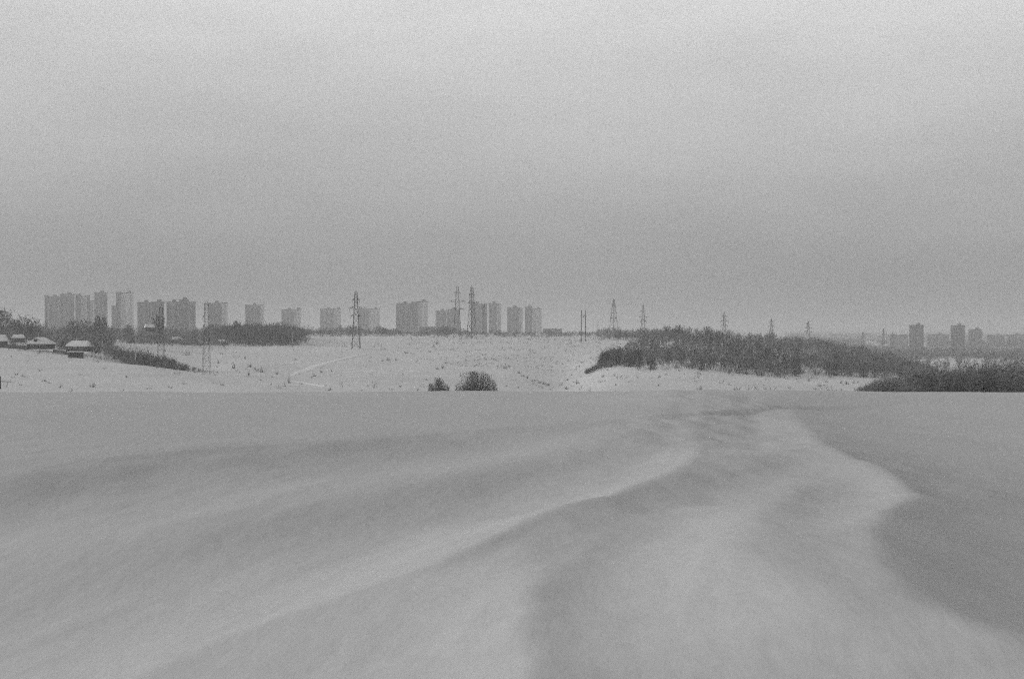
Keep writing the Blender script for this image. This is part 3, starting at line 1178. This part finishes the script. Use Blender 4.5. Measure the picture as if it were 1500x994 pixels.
block(2350, [(66, 71, 434, 'd', 0), (71.2, 86, 435, 'm', 3)], 'leftmost tower block, with a dark end strip')
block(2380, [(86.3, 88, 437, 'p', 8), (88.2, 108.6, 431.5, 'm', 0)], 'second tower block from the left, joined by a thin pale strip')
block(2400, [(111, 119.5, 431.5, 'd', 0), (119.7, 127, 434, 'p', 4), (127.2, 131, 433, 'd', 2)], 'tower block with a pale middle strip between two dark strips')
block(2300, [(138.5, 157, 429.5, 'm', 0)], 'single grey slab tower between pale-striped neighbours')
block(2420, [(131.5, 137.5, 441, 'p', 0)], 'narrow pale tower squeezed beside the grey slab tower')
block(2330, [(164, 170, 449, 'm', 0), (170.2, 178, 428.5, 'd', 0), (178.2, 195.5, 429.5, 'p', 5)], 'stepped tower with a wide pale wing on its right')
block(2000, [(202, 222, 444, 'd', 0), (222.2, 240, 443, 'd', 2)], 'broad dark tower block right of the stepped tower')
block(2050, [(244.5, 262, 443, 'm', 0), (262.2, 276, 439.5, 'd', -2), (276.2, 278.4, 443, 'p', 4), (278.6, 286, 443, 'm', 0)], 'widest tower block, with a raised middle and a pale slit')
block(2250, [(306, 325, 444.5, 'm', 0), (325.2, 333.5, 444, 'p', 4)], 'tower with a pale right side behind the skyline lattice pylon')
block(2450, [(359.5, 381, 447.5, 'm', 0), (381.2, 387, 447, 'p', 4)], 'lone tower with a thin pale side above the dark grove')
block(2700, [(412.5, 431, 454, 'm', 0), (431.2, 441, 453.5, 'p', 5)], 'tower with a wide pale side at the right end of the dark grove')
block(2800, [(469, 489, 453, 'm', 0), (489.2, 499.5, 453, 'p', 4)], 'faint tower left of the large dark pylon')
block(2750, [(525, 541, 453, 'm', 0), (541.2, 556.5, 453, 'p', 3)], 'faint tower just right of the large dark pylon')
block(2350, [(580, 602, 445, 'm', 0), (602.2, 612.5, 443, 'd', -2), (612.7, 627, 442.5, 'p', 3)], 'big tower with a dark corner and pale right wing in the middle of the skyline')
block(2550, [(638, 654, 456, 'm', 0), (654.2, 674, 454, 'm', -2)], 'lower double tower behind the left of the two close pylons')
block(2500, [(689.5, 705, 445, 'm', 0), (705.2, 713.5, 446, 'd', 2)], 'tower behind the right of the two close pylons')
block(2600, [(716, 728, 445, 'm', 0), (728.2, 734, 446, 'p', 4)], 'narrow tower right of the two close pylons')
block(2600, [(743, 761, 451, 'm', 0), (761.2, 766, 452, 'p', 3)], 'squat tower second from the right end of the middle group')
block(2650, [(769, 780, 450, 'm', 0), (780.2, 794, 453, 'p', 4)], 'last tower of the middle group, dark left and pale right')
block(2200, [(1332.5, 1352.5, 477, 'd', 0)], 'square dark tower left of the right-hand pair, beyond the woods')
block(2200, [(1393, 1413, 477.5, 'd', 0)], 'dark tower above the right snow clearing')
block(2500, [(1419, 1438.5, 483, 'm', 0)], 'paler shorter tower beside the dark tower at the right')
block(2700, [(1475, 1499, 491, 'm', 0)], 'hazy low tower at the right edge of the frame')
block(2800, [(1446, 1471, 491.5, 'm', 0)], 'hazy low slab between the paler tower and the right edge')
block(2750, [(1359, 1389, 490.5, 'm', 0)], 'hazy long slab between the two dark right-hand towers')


def low_block(px0, px1, top, D, label):
    pc = (px0 + px1) / 2
    b = at(pc, D)
    r = empty('low_building', b)
    tag(r, label, 'building')
    w = (px1 - px0) * D / F / 2
    h = height_for(b, top)
    m = MB()
    m.box(-w, w, 0, 14, -6, h)
    wl = m.build('wall', M['wallm'], r)
    m = MB()
    m.v = [(-w - .6, -.6, h), (w + .6, -.6, h), (w + .6, 14.6, h), (-w - .6, 14.6, h), (-w - .6, 7, h + 2.5), (w + .6, 7, h + 2.5)]
    m.f = [(0, 1, 5, 4), (2, 3, 4, 5), (1, 2, 5), (3, 0, 4), (3, 2, 1, 0)]
    m.v = [(x, y, z + .005) for x, y, z in m.v]
    m.build('roof', M['roofing'], wl)


low_block(796, 823, 484, 1900, 'long low building right of the middle tower group')
low_block(615, 637, 481, 1950, 'low building between the big tower and the lower double tower')
low_block(1303, 1330, 492, 2600, 'hazy low building left of the square dark tower')


# ------------------------------------------------------------------ pylons and poles
def lattice(h, wb, wt, arms, lw, bw_, parent, peak=True):
    """tapered four-legged lattice body with X bracing; arms = (height fraction, half span)"""
    lw, bw_ = lw * .78, bw_ * .78
    leg = MB()
    zc = h * .97

    def half(z):
        t = z / h
        return wb / 2 * (1 - t) ** 1.25 + wt / 2 * (1 - (1 - t) ** 1.25)
    lv = [0]
    z = 0
    while z < zc:
        z += max(2 * half(z) * 1.15, h * .045)
        lv.append(min(z, zc))
    cs = ((-1, -1), (1, -1), (1, 1), (-1, 1))
    for z0, z1 in zip(lv[:-1], lv[1:]):
        a, b = half(z0), half(z1)
        for i, (sx, sy) in enumerate(cs):
            leg.tube((sx * a, sy * a, z0 - (.4 if z0 == 0 else 0)), (sx * b, sy * b, z1), lw, lw, 4)
            tx, ty = cs[(i + 1) % 4]
            leg.tube((sx * a, sy * a, z0), (tx * b, ty * b, z1), bw_, bw_, 3)
            leg.tube((tx * a, ty * a, z0), (sx * b, sy * b, z1), bw_, bw_, 3)
            leg.tube((sx * b, sy * b, z1), (tx * b, ty * b, z1), bw_, bw_, 3)
    leg.build('lattice_body', M['steel'], parent)
    if peak:
        m = MB()
        a = half(zc)
        for sx, sy in cs:
            m.tube((sx * a, sy * a, zc), (0, 0, h * 1.0 + .3), lw * .8, lw * .5, 3)
        m.build('peak', M['steel'], parent)
    for fr, sp in arms:
        z = fr * h
        a = half(z)
        for sx in (-1, 1):
            m = MB()
            tip = (sx * sp, 0, z + .15)
            for sy in (-1, 1):
                m.tube((sx * a, sy * a, z), tip, lw * 1.2, lw * .9, 4)
                m.tube((sx * a, sy * a, z + h * .035), tip, bw_ * 1.8, bw_ * 1.8, 3)
                for t in (.33, .66):
                    p = Vector((sx * a, sy * a, z)).lerp(Vector(tip), t)
                    q = Vector((sx * a, sy * a, z + h * .035)).lerp(Vector(tip), t)
                    m.tube(p, q, bw_, bw_, 3)
            ar = m.build('crossarm', M['steel'], parent)
            m = MB()
            m.tube((sx * (sp - .15), 0, z + .05), (sx * (sp - .15), 0, z - 1.6), .09, .09, 5)
            for q in range(4):
                m.tube((sx * (sp - .15), 0, z - .35 - q * .32), (sx * (sp - .15), 0, z - .47 - q * .32), .17, .17, 6)
            m.build('insulator', M['concrete'], ar)


def pylon(px, d, top, wb, arms, label, lw=.13, bwid=.06, base_row=None, rz=0.0, wt=.8):
    b = at(px, d)
    r = empty('pylon', b, rz)
    tag(r, label, 'pylon')
    h = height_for(b, top)
    lattice(h, wb, wt, [(f, s_ * d / F) for f, s_ in arms], lw, bwid, r)
    return r


TH = [(.84, 5), (.70, 10), (.56, 8)]
pylon(521.5, depth_at(521, 511), 426, 4.8, [(.84, 5.5), (.695, 10), (.56, 8)], 'largest dark lattice pylon, standing alone on the slope left of centre', .19, .09, wt=1.4)
pylon(670, depth_at(670, 496), 418.5, 6, [(.86, 5), (.70, 11), (.56, 9)], 'left of the two close lattice pylons, with wide arms', .19, .09, wt=1.6)
pylon(691, depth_at(690, 496), 419, 5.5, [(.83, 6), (.68, 8), (.54, 6)], 'right of the two close lattice pylons, narrower in the arms', .22, .11, rz=R(50), wt=1.6)
pylon(709, 1130, 445, 3, [(.86, 4), (.7, 5)], 'short thin pylon before the tower right of the two close pylons', .12, .06)
pylon(899, 1150, 437, 7, [(.8, 4), (.64, 6), (.5, 5)], 'tall pylon with a splayed base at the left end of the wooded hill', .17, .08, rz=R(40))
pylon(942, 1160, 446, 5, [(.80, 4), (.63, 6), (.5, 5)], 'pylon rising behind the left shoulder of the wooded hill', .16, .08)
pylon(1061, 1250, 457, 5, [(.86, 4), (.72, 6), (.58, 5)], 'pylon rising behind the middle of the wooded crest', .16, .08)
pylon(1130, 1350, 466, 5, [(.86, 3), (.72, 5), (.58, 4)], 'pylon behind the round tree on the descending crest', .17, .09)
pylon(1184, 1400, 469.5, 5.5, [(.88, 3), (.74, 5), (.6, 7)], 'last clear pylon above the right half of the wooded crest', .19, .09)
pylon(1264, 1900, 485, 5, [(.86, 3), (.7, 4)], 'first faint mast beyond the right end of the wooded hill', .2, .1)
pylon(1294, 2000, 480.5, 5, [(.86, 2), (.7, 3)], 'tallest of the faint masts beyond the right end of the wooded hill', .2, .1)
pylon(1307.5, 2050, 485, 5, [(.86, 3), (.7, 3)], 'last faint mast, just left of the square dark tower', .22, .11)
pylon(302.5, depth_at(303, 548), 441, 2.4, [(.93, 3), (.78, 6), (.65, 5)], 'slender lattice pylon on the left slope reaching above the skyline', .055, .03, wt=1.0)
pylon(236, depth_at(236, 540), 447, 2.4, [(.93, 3), (.78, 6), (.65, 5)], 'slender lattice pylon in front of the gully scrub and tall narrow tree', .055, .03, wt=1.0)


def portal(px, d, gap, top, label):
    b = at(px, d)
    r = empty('portal_pylon', b)
    tag(r, label, 'pylon')
    h = height_for(b, top)
    g = gap * d / F / 2
    for sx in (-1, 1):
        m = MB()
        m.tube((sx * g * 1.12, 0, -.5), (sx * g, 0, h), .34, .2, 8)
        m.build('post', M['post'], r)
    m = MB()
    z = h * .83
    m.tube((-g * 1.6, 0, z), (g * 1.6, 0, z), .16, .16, 6)
    m.tube((-g * 1.02, .2, z - 2.2), (g * 1.02, .2, z - .1), .09, .09, 5)
    m.tube((-g * 1.02, -.2, z - .1), (g * 1.02, -.2, z - 2.2), .09, .09, 5)
    m.build('crossarm', M['post'], r)
    for sx in (-1.5, 0, 1.5):
        m = MB()
        m.tube((sx * g, 0, z - .1), (sx * g, 0, z - 1.6), .1, .1, 5)
        m.build('insulator', M['concrete'], r)


portal(854.7, depth_at(855, 500), 6, 454, 'two-legged portal pylon left of the wooded hill')


def pole(px, d, top, label, m='concrete', r0=.14, arm=True, name='utility_pole'):
    b = at(px, d)
    r = empty(name, b)
    tag(r, label, 'pole')
    h = height_for(b, top)
    q = MB()
    q.tube((0, 0, -.5), (0, 0, h), r0, r0 * .7, 8)
    q.build('post', M[m], r)
    q = MB()
    q.tube((-.02, 0, -.4), (-.02, 0, 1.6), r0 * 1.35, r0 * 1.3, 8)
    q.build('footing', M['post'], r)
    if arm:
        q = MB()
        q.tube((-.8, 0, h - .6), (.8, 0, h - .6), .07, .07, 5)
        a = q.build('crossarm', M['steel'], r)
        for x in (-.7, 0, .7):
            q = MB()
            q.tube((x, 0, h - .55), (x, 0, h - .25), .06, .05, 5)
            q.build('insulator', M['trim'], a)


pole(199, 474, 474, 'tall pale concrete pole at the crest of the left snow bank', r0=.13)
pole(429, depth_at(429, 508), 480, 'pale concrete pole in front of the dark grove', r0=.15)
pole(876, depth_at(876, 497), 470, 'thin dark pole between the portal pylon and the wooded hill', 'post', .22)
pole(0.5, 333, 551, 'dark wooden post cut by the left edge of the frame', 'post', .16, False, 'wooden_post')

# fallen branch beside the edge post
m = MB()
p = at(4, 352)
r_ = random.Random(4)
a = Vector((0, 0, 0))
m.tube((-1.2, 0, .35), (.6, .1, .3), .10, .07, 5)
m.tube((.6, .1, .3), (2.4, -.1, .12), .07, .03, 5)
for i in range(9):
    q = Vector((-.8 + i * .33, 0, .3))
    m.tube(q, q + Vector((r_.uniform(.1, .6), r_.uniform(-.3, .3), r_.uniform(.1, .5))), .03, .012, 4)
o = m.build('fallen_branch', M['bark'])
o.location = p
tag(o, 'fallen branch lying in the snow beside the post at the left edge', 'branch')

# ------------------------------------------------------------------ the air
zlo = float(V[:, 2].min()) - 1.0
m = MB()
m.box(-7100, 7100, -140, 10700, zlo, 97.0)
me = bpy.data.meshes.new('haze')
me.from_pydata(m.v, [], m.f)
hm = bpy.data.materials.new('haze_air')
hm.use_nodes = True
t = hm.node_tree
t.nodes.clear()
oo = t.nodes.new('ShaderNodeOutputMaterial')
pv = t.nodes.new('ShaderNodeVolumePrincipled')
pv.inputs['Color'].default_value = (.81, .81, .81, 1)
pv.inputs['Density'].default_value = 0.00031
pv.inputs['Anisotropy'].default_value = 0.0
t.links.new(pv.outputs[0], oo.inputs['Volume'])
me.materials.append(hm)
hz = link(bpy.data.objects.new('haze', me))
tag(hz, kind='stuff')
